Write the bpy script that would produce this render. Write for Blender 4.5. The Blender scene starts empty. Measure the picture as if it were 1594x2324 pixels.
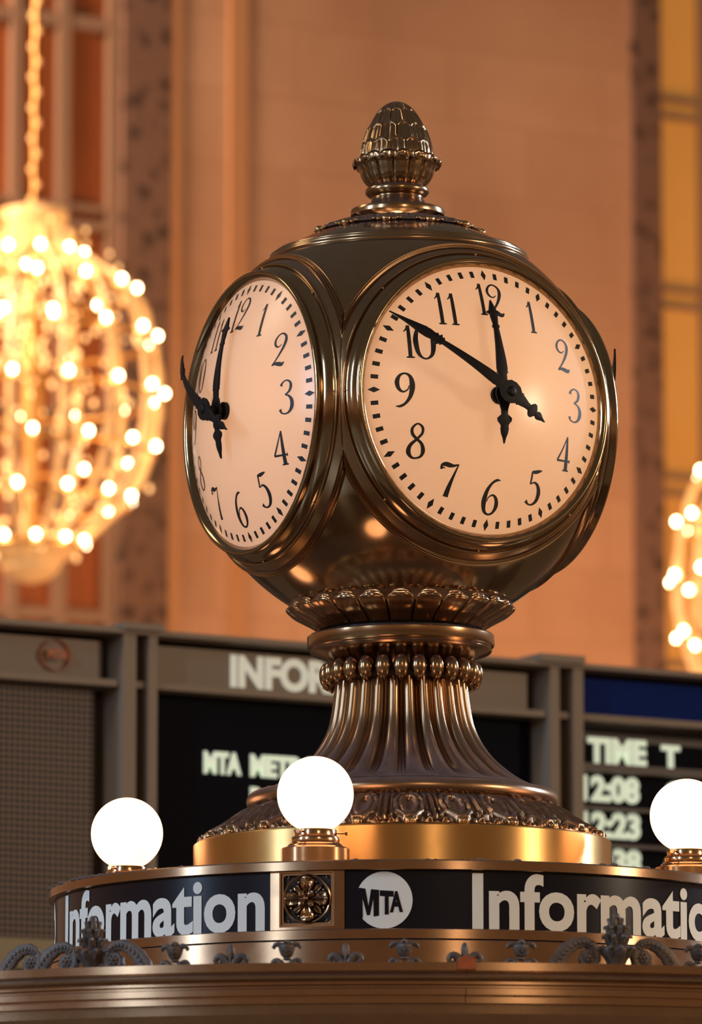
import bpy, bmesh, math, random
from mathutils import Vector, Matrix
random.seed(7)
C = bpy.context.scene.collection
sc = bpy.context.scene
PI = math.pi
R_ = math.radians

# ------------------------------------------------------------------ camera
F = 13000.0; PITCH = R_(9.06); YAW = R_(0.52); CH = 1.6; D = 12.6
cam_d = bpy.data.cameras.new('camera'); cam = bpy.data.objects.new('camera', cam_d); C.objects.link(cam)
cam.location = (0, -D, CH)
cam.rotation_euler = (PI/2 + PITCH, 0, YAW)
cam_d.sensor_fit = 'VERTICAL'; cam_d.sensor_height = 36.0; cam_d.lens = F/2324*36.0
cam_d.clip_end = 300
cam_d.dof.use_dof = True; cam_d.dof.focus_distance = 12.3; cam_d.dof.aperture_fstop = 5.2
sc.camera = cam
bpy.context.view_layer.update()
CM = cam.matrix_world.copy(); CMI = CM.inverted(); CP = Vector(cam.location)
def project(p):
    q = CMI @ Vector(p); d = -q.z
    return 797 + F*q.x/d, 1162 - F*q.y/d, d
def ray(u, v):
    return (CM.to_3x3() @ Vector(((u-797)/F, -(v-1162)/F, -1.0)))
def zat(v, y=0.0):
    """height of a point in the plane x~0 at depth y that shows at picture row v"""
    r = ray(909, v); t = (y-CP.y)/r.y
    return CP.z + r.z*t
SC = F/project((0, 0, 3.4))[2]            # pixels per metre at the clock axis
P = 1.0/SC

# ------------------------------------------------------------------ view and light
sc.view_settings.view_transform = 'Standard'; sc.view_settings.look = 'None'
sc.view_settings.exposure = 0.0; sc.view_settings.gamma = 1.0
try: sc.view_settings.use_curve_mapping = False
except Exception: pass
sc.cycles.max_bounces = 8; sc.cycles.sample_clamp_indirect = 6.0
w = bpy.data.worlds.new('hall_ambience'); sc.world = w; w.use_nodes = True
nt = w.node_tree; nt.nodes.clear()
wo = nt.nodes.new('ShaderNodeOutputWorld'); bg = nt.nodes.new('ShaderNodeBackground')
tc = nt.nodes.new('ShaderNodeTexCoord'); sx = nt.nodes.new('ShaderNodeSeparateXYZ')
rp = nt.nodes.new('ShaderNodeValToRGB'); mp = nt.nodes.new('ShaderNodeMapRange')
mp.inputs[1].default_value = -1; mp.inputs[2].default_value = 1
nt.links.new(tc.outputs['Generated'], sx.inputs[0]); nt.links.new(sx.outputs['Z'], mp.inputs[0])
nt.links.new(mp.outputs[0], rp.inputs[0]); nt.links.new(rp.outputs[0], bg.inputs[0]); nt.links.new(bg.outputs[0], wo.inputs[0])
cr = rp.color_ramp
cr.elements[0].position = 0.0; cr.elements[0].color = (0.10, 0.048, 0.02, 1)
cr.elements[1].position = 1.0; cr.elements[1].color = (0.115, 0.098, 0.072, 1)
for pos, col in ((0.40, (0.15, 0.075, 0.034, 1)), (0.47, (0.13, 0.066, 0.033, 1)), (0.50, (0.34, 0.19, 0.10, 1)), (0.56, (0.36, 0.20, 0.11, 1)), (0.61, (0.16, 0.10, 0.06, 1)), (0.75, (0.11, 0.09, 0.065, 1))):
    e = cr.elements.new(pos); e.color = col
bg.inputs[1].default_value = 1.0

def area(name, loc, target, sx_, sy_, power, col, spread=180):
    l = bpy.data.lights.new(name, 'AREA'); l.shape = 'RECTANGLE'; l.size = sx_; l.size_y = sy_
    l.energy = power; l.color = col; l.spread = R_(spread)
    o = bpy.data.objects.new(name, l); C.objects.link(o); o.location = loc
    o.rotation_euler = (Vector(target)-Vector(loc)).to_track_quat('-Z', 'Y').to_euler()
    return o
# tall daylight windows at the end of the hall (left, behind the camera) and lit hall to the right
area('daylight_window_light', (-18, -6.5, 8.4), (0, 0, 4.4), 0.9, 6.5, 1300, (0.50, 0.70, 1.0))
area('daylight_window_light', (-12.2, -14.2, 9.0), (0, 0, 4.4), 0.6, 6, 800, (0.55, 0.75, 1.0))
area('daylight_window_light', (15, 9.5, 9), (0, 0, 4.2), 0.7, 5, 80, (0.6, 0.78, 1.0), 30)
area('hall_lamp_light', (14.0, -3.8, 6.0), (0, 0, 3.0), 0.9, 1.8, 760, (1.0, 0.76, 0.54))
area('hall_lamp_light', (5, -16, 8), (0, 0, 3.0), 0.5, 2.0, 240, (1.0, 0.72, 0.46))
# added area lights washing the far wall, in place of chandelier light
area('wall_wash_light', (-10, 26, 15), (0.0, 37, 11), 4, 4, 3300, (1.0, 0.60, 0.36))
area('wall_wash_light', (7, 28, 3.0), (3.5, 40, 7), 4, 3, 1050, (1.0, 0.48, 0.21))
# added light aimed at the departure board, turned away from the clock
area('board_light', (-4.5, 1.0, 7), (0, 5.5, 3.6), 1.5, 1.5, 55, (1.0, 0.80, 0.58))

# ------------------------------------------------------------------ materials
def mat(name, col, rough=0.5, metal=0.0, emit=None, es=1.0, noise=None, dust=0.0, bump=None, coat=0.0, aniso=0.0, spec=None):
    m = bpy.data.materials.new(name); m.use_nodes = True
    t = m.node_tree; b = t.nodes['Principled BSDF']
    b.inputs['Base Color'].default_value = (*col, 1); b.inputs['Roughness'].default_value = rough
    b.inputs['Metallic'].default_value = metal
    if coat: b.inputs['Coat Weight'].default_value = coat; b.inputs['Coat Roughness'].default_value = 0.08
    if emit:
        b.inputs['Emission Color'].default_value = (*emit, 1); b.inputs['Emission Strength'].default_value = es
    if spec is not None: b.inputs['Specular IOR Level'].default_value = spec
    if aniso:
        b.inputs['Anisotropic'].default_value = aniso; b.inputs['Anisotropic Rotation'].default_value = 0.25
        tg = t.nodes.new('ShaderNodeTangent'); tg.direction_type = 'RADIAL'; tg.axis = 'Z'; t.links.new(tg.outputs[0], b.inputs['Tangent'])
    co = t.nodes.new('ShaderNodeTexCoord')
    out = t.nodes['Material Output']
    if noise:
        scale, col2, amt = noise
        n = t.nodes.new('ShaderNodeTexNoise'); n.inputs['Scale'].default_value = scale; n.inputs['Detail'].default_value = 5
        r = t.nodes.new('ShaderNodeValToRGB'); r.color_ramp.elements[0].position = 0.5-amt; r.color_ramp.elements[1].position = 0.5+amt
        r.color_ramp.elements[0].color = (*col, 1); r.color_ramp.elements[1].color = (*col2, 1)
        t.links.new(co.outputs['Object'], n.inputs['Vector']); t.links.new(n.outputs['Fac'], r.inputs[0])
        t.links.new(r.outputs[0], b.inputs['Base Color'])
        if metal > 0.5:
            mr = t.nodes.new('ShaderNodeMapRange'); mr.inputs[3].default_value = rough*0.85; mr.inputs[4].default_value = min(1, rough*1.3)
            n3 = t.nodes.new('ShaderNodeTexNoise'); n3.inputs['Scale'].default_value = scale*1.5; n3.inputs['Detail'].default_value = 3
            t.links.new(co.outputs['Object'], n3.inputs['Vector'])
            t.links.new(n3.outputs['Fac'], mr.inputs[0]); t.links.new(mr.outputs[0], b.inputs['Roughness'])
    if bump:
        bs, bd = bump
        n2 = t.nodes.new('ShaderNodeTexNoise'); n2.inputs['Scale'].default_value = bs; n2.inputs['Detail'].default_value = 4
        bp = t.nodes.new('ShaderNodeBump'); bp.inputs['Strength'].default_value = bd; bp.inputs['Distance'].default_value = 0.002
        t.links.new(co.outputs['Object'], n2.inputs['Vector']); t.links.new(n2.outputs['Fac'], bp.inputs['Height'])
        t.links.new(bp.outputs[0], b.inputs['Normal'])
    if dust > 0:
        g = t.nodes.new('ShaderNodeNewGeometry'); s = t.nodes.new('ShaderNodeSeparateXYZ')
        t.links.new(g.outputs['Normal'], s.inputs[0])
        m1 = t.nodes.new('ShaderNodeMapRange'); m1.inputs[1].default_value = 0.12; m1.inputs[2].default_value = 0.85; m1.inputs[4].default_value = dust
        t.links.new(s.outputs['Z'], m1.inputs[0])
        n4 = t.nodes.new('ShaderNodeTexNoise'); n4.inputs['Scale'].default_value = 22; n4.inputs['Detail'].default_value = 4
        t.links.new(co.outputs['Object'], n4.inputs['Vector'])
        m2 = t.nodes.new('ShaderNodeMapRange'); m2.inputs[1].default_value = 0.3; m2.inputs[2].default_value = 0.65; m2.inputs[3].default_value = 0.5
        t.links.new(n4.outputs['Fac'], m2.inputs[0])
        mu = t.nodes.new('ShaderNodeMath'); mu.operation = 'MULTIPLY'
        t.links.new(m1.outputs[0], mu.inputs[0]); t.links.new(m2.outputs[0], mu.inputs[1])
        df = t.nodes.new('ShaderNodeBsdfDiffuse'); df.inputs[0].default_value = (0.17, 0.13, 0.13, 1)
        mx = t.nodes.new('ShaderNodeMixShader')
        t.links.new(mu.outputs[0], mx.inputs[0]); t.links.new(b.outputs[0], mx.inputs[1]); t.links.new(df.outputs[0], mx.inputs[2])
        t.links.new(mx.outputs[0], out.inputs[0])
    return m
bronze = mat('dark_bronze', (0.40, 0.245, 0.125), 0.19, 1.0, noise=(9, (0.32, 0.195, 0.10), 0.25), dust=0.35)
bronze_body = mat('dark_bronze_body', (0.37, 0.25, 0.135), 0.125, 1.0, noise=(5, (0.31, 0.205, 0.11), 0.3), dust=0.16)
bronze_bright = mat('rubbed_bronze', (0.50, 0.31, 0.16), 0.24, 1.0, noise=(20, (0.5, 0.30, 0.15), 0.25), dust=0.1)
bronze_relief = mat('dusty_bronze_relief', (0.36, 0.21, 0.11), 0.32, 1.0, noise=(30, (0.26, 0.15, 0.085), 0.3), dust=0.6)
bronze_shaft = mat('dusty_bronze_shaft', (0.36, 0.22, 0.12), 0.27, 1.0, noise=(6, (0.30, 0.18, 0.10), 0.3), dust=0.75)
brass = mat('satin_brass', (0.68, 0.39, 0.14), 0.34, 1.0, noise=(12, (0.70, 0.41, 0.14), 0.3), aniso=0.85)
brass_band = mat('brown_brass_band', (0.46, 0.285, 0.165), 0.26, 1.0, noise=(18, (0.38, 0.23, 0.13), 0.3), dust=0.4, aniso=0.85)
brass_lamp = mat('lamp_brass', (0.62, 0.37, 0.19), 0.16, 1.0, noise=(30, (0.5, 0.29, 0.14), 0.3), dust=0.15)
verdigris = mat('weathered_dark_bronze', (0.17, 0.12, 0.085), 0.5, 0.6, noise=(60, (0.10, 0.09, 0.09), 0.2), dust=0.35, bump=(400, 0.4))
copper = mat('copper_cap', (0.45, 0.16, 0.08), 0.32, 1.0, noise=(50, (0.3, 0.1, 0.06), 0.3))
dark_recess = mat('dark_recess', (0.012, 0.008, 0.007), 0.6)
roof_dust = mat('dusty_roof', (0.10, 0.075, 0.07), 0.9, noise=(40, (0.2, 0.15, 0.14), 0.3))
black_paint = mat('black_paint', (0.008, 0.006, 0.006), 0.5)
hand_black = mat('black_hand_metal', (0.007, 0.005, 0.006), 0.5, 0.0, spec=0.2)
sign_black = mat('gloss_black_sign', (0.005, 0.005, 0.010), 0.22, 0.0, spec=0.22)
sign_white = mat('cream_sign_letter', (0.84, 0.82, 0.74), 0.7, spec=0.1)
# opal dial glass: light from the lamps inside the ball comes through it
m = bpy.data.materials.new('opal_dial_glass'); m.use_nodes = True; t = m.node_tree; t.nodes.clear()
o_ = t.nodes.new('ShaderNodeOutputMaterial'); tr = t.nodes.new('ShaderNodeBsdfTranslucent'); df = t.nodes.new('ShaderNodeBsdfDiffuse')
gl = t.nodes.new('ShaderNodeBsdfGlossy'); a = t.nodes.new('ShaderNodeMixShader'); b2 = t.nodes.new('ShaderNodeMixShader'); fr = t.nodes.new('ShaderNodeFresnel')
tr.inputs[0].default_value = (0.86, 0.60, 0.43, 1); df.inputs[0].default_value = (0.78, 0.62, 0.50, 1); gl.inputs['Roughness'].default_value = 0.24
a.inputs[0].default_value = 0.5; fr.inputs[0].default_value = 1.35
t.links.new(tr.outputs[0], a.inputs[1]); t.links.new(df.outputs[0], a.inputs[2]); t.links.new(fr.outputs[0], b2.inputs[0])
t.links.new(a.outputs[0], b2.inputs[1]); t.links.new(gl.outputs[0], b2.inputs[2]); t.links.new(b2.outputs[0], o_.inputs[0])
opal = m
globe_glow = mat('lit_globe_glass', (0.9, 0.85, 0.8), 0.3, emit=(1.0, 0.52, 0.265), es=3.4)
bulb_glow = mat('lit_bulb', (0.9, 0.8, 0.6), 0.3, emit=(1.0, 0.74, 0.42), es=26)

# ------------------------------------------------------------------ mesh helpers
def link(name, bm, m, parent=None, smooth=40, recalc=True):
    if recalc: bmesh.ops.recalc_face_normals(bm, faces=bm.faces)
    me = bpy.data.meshes.new(name); bm.to_mesh(me); bm.free()
    if m: me.materials.append(m)
    if smooth:
        me.polygons.foreach_set('use_smooth', [True]*len(me.polygons))
        me.set_sharp_from_angle(angle=R_(smooth))
    o = bpy.data.objects.new(name, me); C.objects.link(o)
    if parent is not None: o.parent = parent
    return o
def tag(o, label=None, cat=None, group=None, kind=None):
    if label: o['label'] = label
    if cat: o['category'] = cat
    if group: o['group'] = group
    if kind: o['kind'] = kind
    return o
def thing(name, label, cat, loc=(0, 0, 0), rz=0, group=None):
    o = bpy.data.objects.new(name, None); C.objects.link(o); o.empty_display_size = 0.05
    o.location = loc; o.rotation_euler = (0, 0, rz)
    return tag(o, label, cat, group)
def grid(bm, f, nu, nv, closed_u=False, closed_v=False):
    """f(i/nu, j/nv) -> xyz"""
    iu = nu if closed_u else nu+1; iv = nv if closed_v else nv+1
    vs = [[bm.verts.new(f(i/nu, j/nv)) for j in range(iv)] for i in range(iu)]
    for i in range(nu):
        for j in range(nv):
            a, b, c, d = vs[i][j], vs[(i+1) % iu][j], vs[(i+1) % iu][(j+1) % iv], vs[i][(j+1) % iv]
            try: bm.faces.new((a, b, c, d))
            except ValueError: pass
    return vs
def lathe(bm, prof, n=128, a0=0.0, a1=2*PI, mod=None, axis=None):
    """prof: list of (r, z). axis: Matrix placing the lathe."""
    full = abs(a1-a0-2*PI) < 1e-6
    iu = n if full else n+1
    M = axis or Matrix.Identity(4)
    rows = []
    for i in range(iu):
        th = a0+(a1-a0)*i/n
        col = []
        for k, (r, z) in enumerate(prof):
            if mod: r, z = mod(th, k/(len(prof)-1), r, z)
            col.append(bm.verts.new(M @ Vector((r*math.sin(th), -r*math.cos(th), z))))
        rows.append(col)
    for i in range(n):
        for k in range(len(prof)-1):
            a, b = rows[i], rows[(i+1) % iu]
            bm.faces.new((a[k], b[k], b[k+1], a[k+1]))
def box(bm, x0, x1, y0, y1, z0, z1, M=None):
    M = M or Matrix.Identity(4)
    v = [bm.verts.new(M @ Vector(p)) for p in ((x0, y0, z0), (x1, y0, z0), (x1, y1, z0), (x0, y1, z0), (x0, y0, z1), (x1, y0, z1), (x1, y1, z1), (x0, y1, z1))]
    for f in ((0, 3, 2, 1), (4, 5, 6, 7), (0, 1, 5, 4), (1, 2, 6, 5), (2, 3, 7, 6), (3, 0, 4, 7)): bm.faces.new([v[i] for i in f])
def ell(bm, c, r, M=None, nu=14, nv=9, rot=None):
    M = M or Matrix.Identity(4); c = Vector(c); rot = rot or Matrix.Identity(3)
    def f(a, b):
        th = 2*PI*a; ph = PI*(b-0.5)*0.999
        return M @ (c + rot @ Vector((r[0]*math.cos(th)*math.cos(ph), r[1]*math.sin(th)*math.cos(ph), r[2]*math.sin(ph))))
    grid(bm, f, nu, nv, closed_u=True)
def tube(bm, pts, rad, M=None, n=10, cap=True):
    M = M or Matrix.Identity(4); pts = [Vector(p) for p in pts]
    if not isinstance(rad, (list, tuple)): rad = [rad]*len(pts)
    rings = []; prev = None
    for i, p in enumerate(pts):
        d = (pts[min(i+1, len(pts)-1)]-pts[max(i-1, 0)]).normalized()
        if prev is None:
            x = d.orthogonal().normalized()
        else:
            x = (prev-d*prev.dot(d)).normalized()
        prev = x; y = d.cross(x)
        rings.append([bm.verts.new(M @ (p+(x*math.cos(2*PI*k/n)+y*math.sin(2*PI*k/n))*rad[i])) for k in range(n)])
    for a, b in zip(rings, rings[1:]):
        for k in range(n): bm.faces.new((a[k], a[(k+1) % n], b[(k+1) % n], b[k]))
    if cap:
        bm.faces.new(rings[0][::-1]); bm.faces.new(rings[-1])
def cr_spline(pts, n=10):
    out = []
    for i in range(len(pts)-1):
        p0 = pts[max(i-1, 0)]; p1 = pts[i]; p2 = pts[i+1]; p3 = pts[min(i+2, len(pts)-1)]
        for k in range(n):
            t = k/n
            out.append(tuple(0.5*((2*b)+(-a+c)*t+(2*a-5*b+4*c-d)*t*t+(-a+3*b-3*c+d)*t**3) for a, b, c, d in zip(p0, p1, p2, p3)))
    out.append(tuple(pts[-1])); return out
def ss(a, b, x):
    t = max(0, min(1, (x-a)/(b-a))); return t*t*(3-2*t)
def prof_px(pts, tilt=0):
    """silhouette points (radius px, row px) at the clock axis -> metres"""
    return [(r*P, zat(v)) for r, v in pts]
def dense(prof, n=8):
    return cr_spline(prof, n)

# ================================================================== THE HALL
# the building runs about 30 degrees off the line of sight
WA = R_(30.5)
WT = Vector((math.cos(WA), math.sin(WA), 0)); WN = Vector((math.sin(WA), -math.cos(WA), 0))
class Plane:
    def __init__(s, u, v, depth):
        r = ray(u, v); s.o = CP + r*depth
    def hit(s, u, v, y=0.0):
        r = ray(u, v); t = (s.o-WN*y-CP).dot(WN)/r.dot(WN); q = CP+r*t
        return (q-s.o).dot(WT), q.z
    def mat(s):
        return Matrix(((WT.x, -WN.x, 0, s.o.x), (WT.y, -WN.y, 0, s.o.y), (0, 0, 1, 0), (0, 0, 0, 1)))
wall = Plane(300, 1000, 46.0); WM = wall.mat()        # local: x along wall, y away from camera, z up
def ws(u): return wall.hit(u, 900)[0]
def wz(v, u=800): return wall.hit(u, v)[1]
def flat(name, m, parent, M, boxes, bevel=0):
    bm = bmesh.new()
    for b in boxes: box(bm, *b, M=M)
    return link(name, bm, m, parent, smooth=0)
def stone_mat():
    m = bpy.data.materials.new('warm_ashlar_stone'); m.use_nodes = True; t = m.node_tree; b = t.nodes['Principled BSDF']
    b.inputs['Roughness'].default_value = 0.75
    co = t.nodes.new('ShaderNodeTexCoord'); mpn = t.nodes.new('ShaderNodeMapping'); mpn.inputs['Rotation'].default_value = (PI/2, 0, 0)
    br = t.nodes.new('ShaderNodeTexBrick'); br.inputs['Scale'].default_value = 1.0
    br.inputs['Brick Width'].default_value = 1.5; br.inputs['Row Height'].default_value = 0.62; br.inputs['Mortar Size'].default_value = 0.012
    br.inputs['Color1'].default_value = (0.57, 0.36, 0.235, 1); br.inputs['Color2'].default_value = (0.52, 0.32, 0.205, 1); br.inputs['Mortar'].default_value = (0.50, 0.30, 0.19, 1)
    n = t.nodes.new('ShaderNodeTexNoise'); n.inputs['Scale'].default_value = 0.7; n.inputs['Detail'].default_value = 4
    mx = t.nodes.new('ShaderNodeMix'); mx.data_type = 'RGBA'; mx.blend_type = 'MULTIPLY'; mx.inputs[0].default_value = 0.55
    cr = t.nodes.new('ShaderNodeValToRGB'); cr.color_ramp.elements[0].position = 0.3; cr.color_ramp.elements[0].color = (0.62, 0.5, 0.42, 1); cr.color_ramp.elements[1].position = 0.7
    t.links.new(co.outputs['Object'], mpn.inputs[0]); t.links.new(mpn.outputs[0], br.inputs['Vector']); t.links.new(co.outputs['Object'], n.inputs['Vector'])
    t.links.new(n.outputs['Fac'], cr.inputs[0]); t.links.new(br.outputs['Color'], mx.inputs[6]); t.links.new(cr.outputs[0], mx.inputs[7]); t.links.new(mx.outputs[2], b.inputs['Base Color'])
    return m
stone = stone_mat()
def floral_mat():
    m = bpy.data.materials.new('carved_floral_frieze'); m.use_nodes = True; t = m.node_tree; b = t.nodes['Principled BSDF']
    b.inputs['Roughness'].default_value = 0.8
    co = t.nodes.new('ShaderNodeTexCoord'); v = t.nodes.new('ShaderNodeTexVoronoi'); v.inputs['Scale'].default_value = 6.0
    n = t.nodes.new('ShaderNodeTexNoise'); n.inputs['Scale'].default_value = 7; n.inputs['Detail'].default_value = 3
    ad = t.nodes.new('ShaderNodeMath'); ad.operation = 'ADD'
    cr = t.nodes.new('ShaderNodeValToRGB'); cr.color_ramp.elements[0].position = 0.55; cr.color_ramp.elements[0].color = (0.032, 0.018, 0.017, 1)
    cr.color_ramp.elements[1].position = 1.05; cr.color_ramp.elements[1].color = (0.17, 0.10, 0.075, 1)
    t.links.new(co.outputs['Object'], v.inputs['Vector']); t.links.new(co.outputs['Object'], n.inputs['Vector'])
    t.links.new(v.outputs['Distance'], ad.inputs[0]); t.links.new(n.outputs['Fac'], ad.inputs[1]); t.links.new(ad.outputs[0], cr.inputs[0]); t.links.new(cr.outputs[0], b.inputs['Base Color'])
    return m
floral = floral_mat()
groove_m = mat('orange_stone_groove', (0.50, 0.27, 0.13), 0.8, noise=(0.8, (0.45, 0.23, 0.11), 0.3))
pane_red = mat('rust_window_panel', (0.36, 0.105, 0.028), 0.5, noise=(1.2, (0.27, 0.075, 0.02), 0.3))
bar_m = mat('grey_brown_window_bar', (0.26, 0.17, 0.12), 0.7)
pane_amber = mat('amber_lit_pane', (0.34, 0.15, 0.03), 0.5, emit=(1.0, 0.40, 0.07), es=0.26, noise=(0.35, (0.55, 0.32, 0.10), 0.25))

zt, zb = 24.0, 0.0
def wbox(u0, u1, y0, y1, z0, z1): return (ws(u0), ws(u1), y0, y1, z0, z1)
o = flat('wall_back', stone, None, Matrix.Identity(4), [wbox(376, 1440, 0, 0.6, zb, zt)]); o.matrix_world = WM; o['kind'] = 'structure'
# raised stone strip and groove
o = flat('trim_1', groove_m, None, Matrix.Identity(4), [wbox(378, 402, -0.04, 0, zb, zt), wbox(516, 558, -0.03, 0, zb, zt)]); o.matrix_world = WM; o['kind'] = 'structure'
o = flat('trim_2', floral, None, Matrix.Identity(4), [wbox(270, 376, -0.05, 0.6, zb, zt)]); o.matrix_world = WM; o['kind'] = 'structure'
o = flat('trim_3', floral, None, Matrix.Identity(4), [wbox(1436, 1502, -0.04, 0.6, zb, zt)]); o.matrix_world = WM; o['kind'] = 'structure'
o = flat('wall_left', stone, None, Matrix.Identity(4), [wbox(-1500, -420, 0, 0.6, zb, zt)]); o.matrix_world = WM; o['kind'] = 'structure'
o = flat('wall_right', stone, None, Matrix.Identity(4), [wbox(1900, 3200, 0, 0.6, zb, zt)]); o.matrix_world = WM; o['kind'] = 'structure'
# left window: rust panels behind grey-brown bars
def window(name, u0, u1, pane, vbars, hbars, uref, barw):
    pn = flat(name, pane, None, Matrix.Identity(4), [wbox(u0, u1, 0.08, 0.5, zb, zt)]); pn.matrix_world = WM; pn['kind'] = 'structure'
    bx = []
    for a, b in vbars: bx.append(wbox(a, b, 0.0, 0.08, zb, zt))
    ob = flat('window_bar', bar_m, pn, Matrix.Identity(4), bx)
    bx = []
    for a, b in hbars: bx.append((ws(u0), ws(u1), 0.01, 0.08, wz(b, uref), wz(a, uref)))
    flat('window_crossbar', bar_m, pn, Matrix.Identity(4), bx)
window('window_1', -420, 270, pane_red, [(-420, -380), (-190, -150), (20, 45), (128, 156), (242, 270)], [(-380, -345), (36, 66), (464, 478), (500, 520), (930, 945), (965, 985), (1385, 1412)], 200, 1)
window('window_2', 1502, 1900, pane_amber, [(1600, 1620), (1720, 1740)], [(-210, -200), (-172, -160), (216, 230), (256, 268), (648, 660), (686, 698), (1074, 1086), (1112, 1124), (1500, 1512), (1540, 1550)], 1525, 1)
# floor
floor_m = mat('polished_floor_stone', (0.30, 0.24, 0.18), 0.25, noise=(2, (0.38, 0.30, 0.22), 0.3))
bm = bmesh.new(); box(bm, -30, 30, -25, 55, -0.2, 0.0); o = link('floor', bm, floor_m, smooth=0); o['kind'] = 'structure'

# ------------------------------------------------------------------ text
def text_polys(body, offset=0.0, extrude=0.0, spacing=1.0):
    cu = bpy.data.curves.new('t', 'FONT'); cu.body = body; cu.size = 1.0; cu.offset = offset; cu.extrude = extrude
    cu.resolution_u = 5; cu.space_character = spacing
    ob = bpy.data.objects.new('t', cu); C.objects.link(ob); bpy.context.view_layer.update()
    me = bpy.data.meshes.new_from_object(ob.evaluated_get(bpy.context.evaluated_depsgraph_get()))
    bm = bmesh.new(); bm.from_mesh(me)
    bpy.data.objects.remove(ob); bpy.data.curves.remove(cu); bpy.data.meshes.remove(me)
    bmesh.ops.remove_doubles(bm, verts=bm.verts, dist=1e-5)
    return bm
def bounds(bm):
    xs = [v.co.x for v in bm.verts]; ys = [v.co.y for v in bm.verts]
    return min(xs), max(xs), min(ys), max(ys)
def fit_text(bm, x0, x1, y0, y1, cap=None):
    a, b, c, d = bounds(bm)
    for v in bm.verts:
        v.co.x = x0+(v.co.x-a)/(b-a)*(x1-x0); v.co.y = y0+(v.co.y-c)/(d-c)*(y1-y0)

# ================================================================== DEPARTURE BOARD
board = Plane(44, 1413, 17.5); BM_ = board.mat()
def bs(u, v=1600): return board.hit(u, v)[0]
def bz(v, u): return board.hit(u, v)[1]
frame_m = mat('olive_grey_board_frame', (0.22, 0.165, 0.12), 0.6)
board_black = mat('black_board_face', (0.004, 0.004, 0.008), 0.8, spec=0.1)
board_brown = mat('dark_brown_band', (0.07, 0.05, 0.045), 0.5)
blue_m = mat('navy_blue_header', (0.004, 0.018, 0.13), 0.7, spec=0.08)
led = mat('pale_green_board_letter', (0.6, 0.68, 0.55), 0.5, emit=(0.62, 0.72, 0.55), es=0.62)
white_let = mat('white_header_letter', (0.75, 0.78, 0.68), 0.5, emit=(0.7, 0.74, 0.62), es=0.28)
orange_m = mat('orange_roundel', (0.85, 0.22, 0.045), 0.5)
def mesh_panel_mat():
    m = bpy.data.materials.new('perforated_brown_grille'); m.use_nodes = True; t = m.node_tree; b = t.nodes['Principled BSDF']
    b.inputs['Roughness'].default_value = 0.6
    co = t.nodes.new('ShaderNodeTexCoord'); s = t.nodes.new('ShaderNodeSeparateXYZ'); t.links.new(co.outputs['Object'], s.inputs[0])
    outs = []
    for ax in ('X', 'Z'):
        mu = t.nodes.new('ShaderNodeMath'); mu.operation = 'MULTIPLY'; mu.inputs[1].default_value = 1/0.0190
        frn = t.nodes.new('ShaderNodeMath'); frn.operation = 'FRACT'; gt = t.nodes.new('ShaderNodeMath'); gt.operation = 'GREATER_THAN'; gt.inputs[1].default_value = 0.46
        t.links.new(s.outputs[ax], mu.inputs[0]); t.links.new(mu.outputs[0], frn.inputs[0]); t.links.new(frn.outputs[0], gt.inputs[0]); outs.append(gt)
    mu = t.nodes.new('ShaderNodeMath'); mu.operation = 'MULTIPLY'; t.links.new(outs[0].outputs[0], mu.inputs[0]); t.links.new(outs[1].outputs[0], mu.inputs[1])
    mx = t.nodes.new('ShaderNodeMix'); mx.data_type = 'RGBA'; mx.inputs[6].default_value = (0.008, 0.006, 0.01, 1); mx.inputs[7].default_value = (0.26, 0.17, 0.115, 1)
    t.links.new(mu.outputs[0], mx.inputs[0]); t.links.new(mx.outputs[2], b.inputs['Base Color'])
    return m
grille = mesh_panel_mat()
bd = thing('departure_board', 'large grey framed train departure board with dark panels and pale lettering behind the clock', 'departure board')
bd.matrix_world = BM_
I4 = Matrix.Identity(4)
ztop = bz(1413, 44); zlow = 2.0
z_r1 = bz(1437, 200); z_h1 = bz(1450, 200); z_h0 = bz(1541, 200); z_r0 = bz(1556, 200)
sL = bs(-700); sR = bs(2500)
flat('back_panel', board_brown, bd, I4, [(sL, sR, 0.12, 0.30, zlow, ztop-0.01)])
flat('top_rail', frame_m, bd, I4, [(sL, sR, -0.06, 0.13, z_r1, ztop)])
flat('header_rail', frame_m, bd, I4, [(sL, sR, -0.03, 0.13, z_r0, z_h0)])
for a, b in ((-230, -195), (-160, -140), (262, 292), (320, 340), (1231, 1252), (1283, 1306), (1900, 1930)):
    flat('post', frame_m, bd, I4, [(bs(a), bs(b), -0.05, 0.13, zlow, ztop-0.005)])
flat('post_cap', frame_m, bd, I4, [(bs(256), bs(345), -0.08, 0.12, ztop-0.005, ztop+0.015)])
flat('post_cap', frame_m, bd, I4, [(bs(1200), bs(1300), -0.08, 0.12, ztop-0.005, ztop+0.02)])
flat('header_panel', frame_m, bd, I4, [(bs(-140), bs(240), 0.03, 0.12, z_h0, z_h1)])
flat('header_panel', frame_m, bd, I4, [(bs(345), bs(1208), 0.03, 0.12, z_h0, z_h1)])
flat('header_panel', blue_m, bd, I4, [(bs(1310), bs(1895), 0.03, 0.12, z_h0, z_h1)])['label'] = 'navy blue header panel'
flat('grille_panel', grille, bd, I4, [(bs(-140), bs(232), 0.05, 0.12, bz(2128, 80), z_r0)])
flat('base_rail', mat('olive_base_rail', (0.26, 0.21, 0.11), 0.6), bd, I4, [(bs(-140), bs(250), -0.02, 0.12, bz(2200, 80), bz(2132, 80))])
flat('display_panel', board_black, bd, I4, [(bs(345), bs(1226), 0.06, 0.12, zlow, z_r0)])
flat('display_panel', board_black, bd, I4, [(bs(1312), bs(1895), 0.07, 0.12, zlow, z_r0-0.05)])
def zr(v): return bz(v, 1400)
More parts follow.
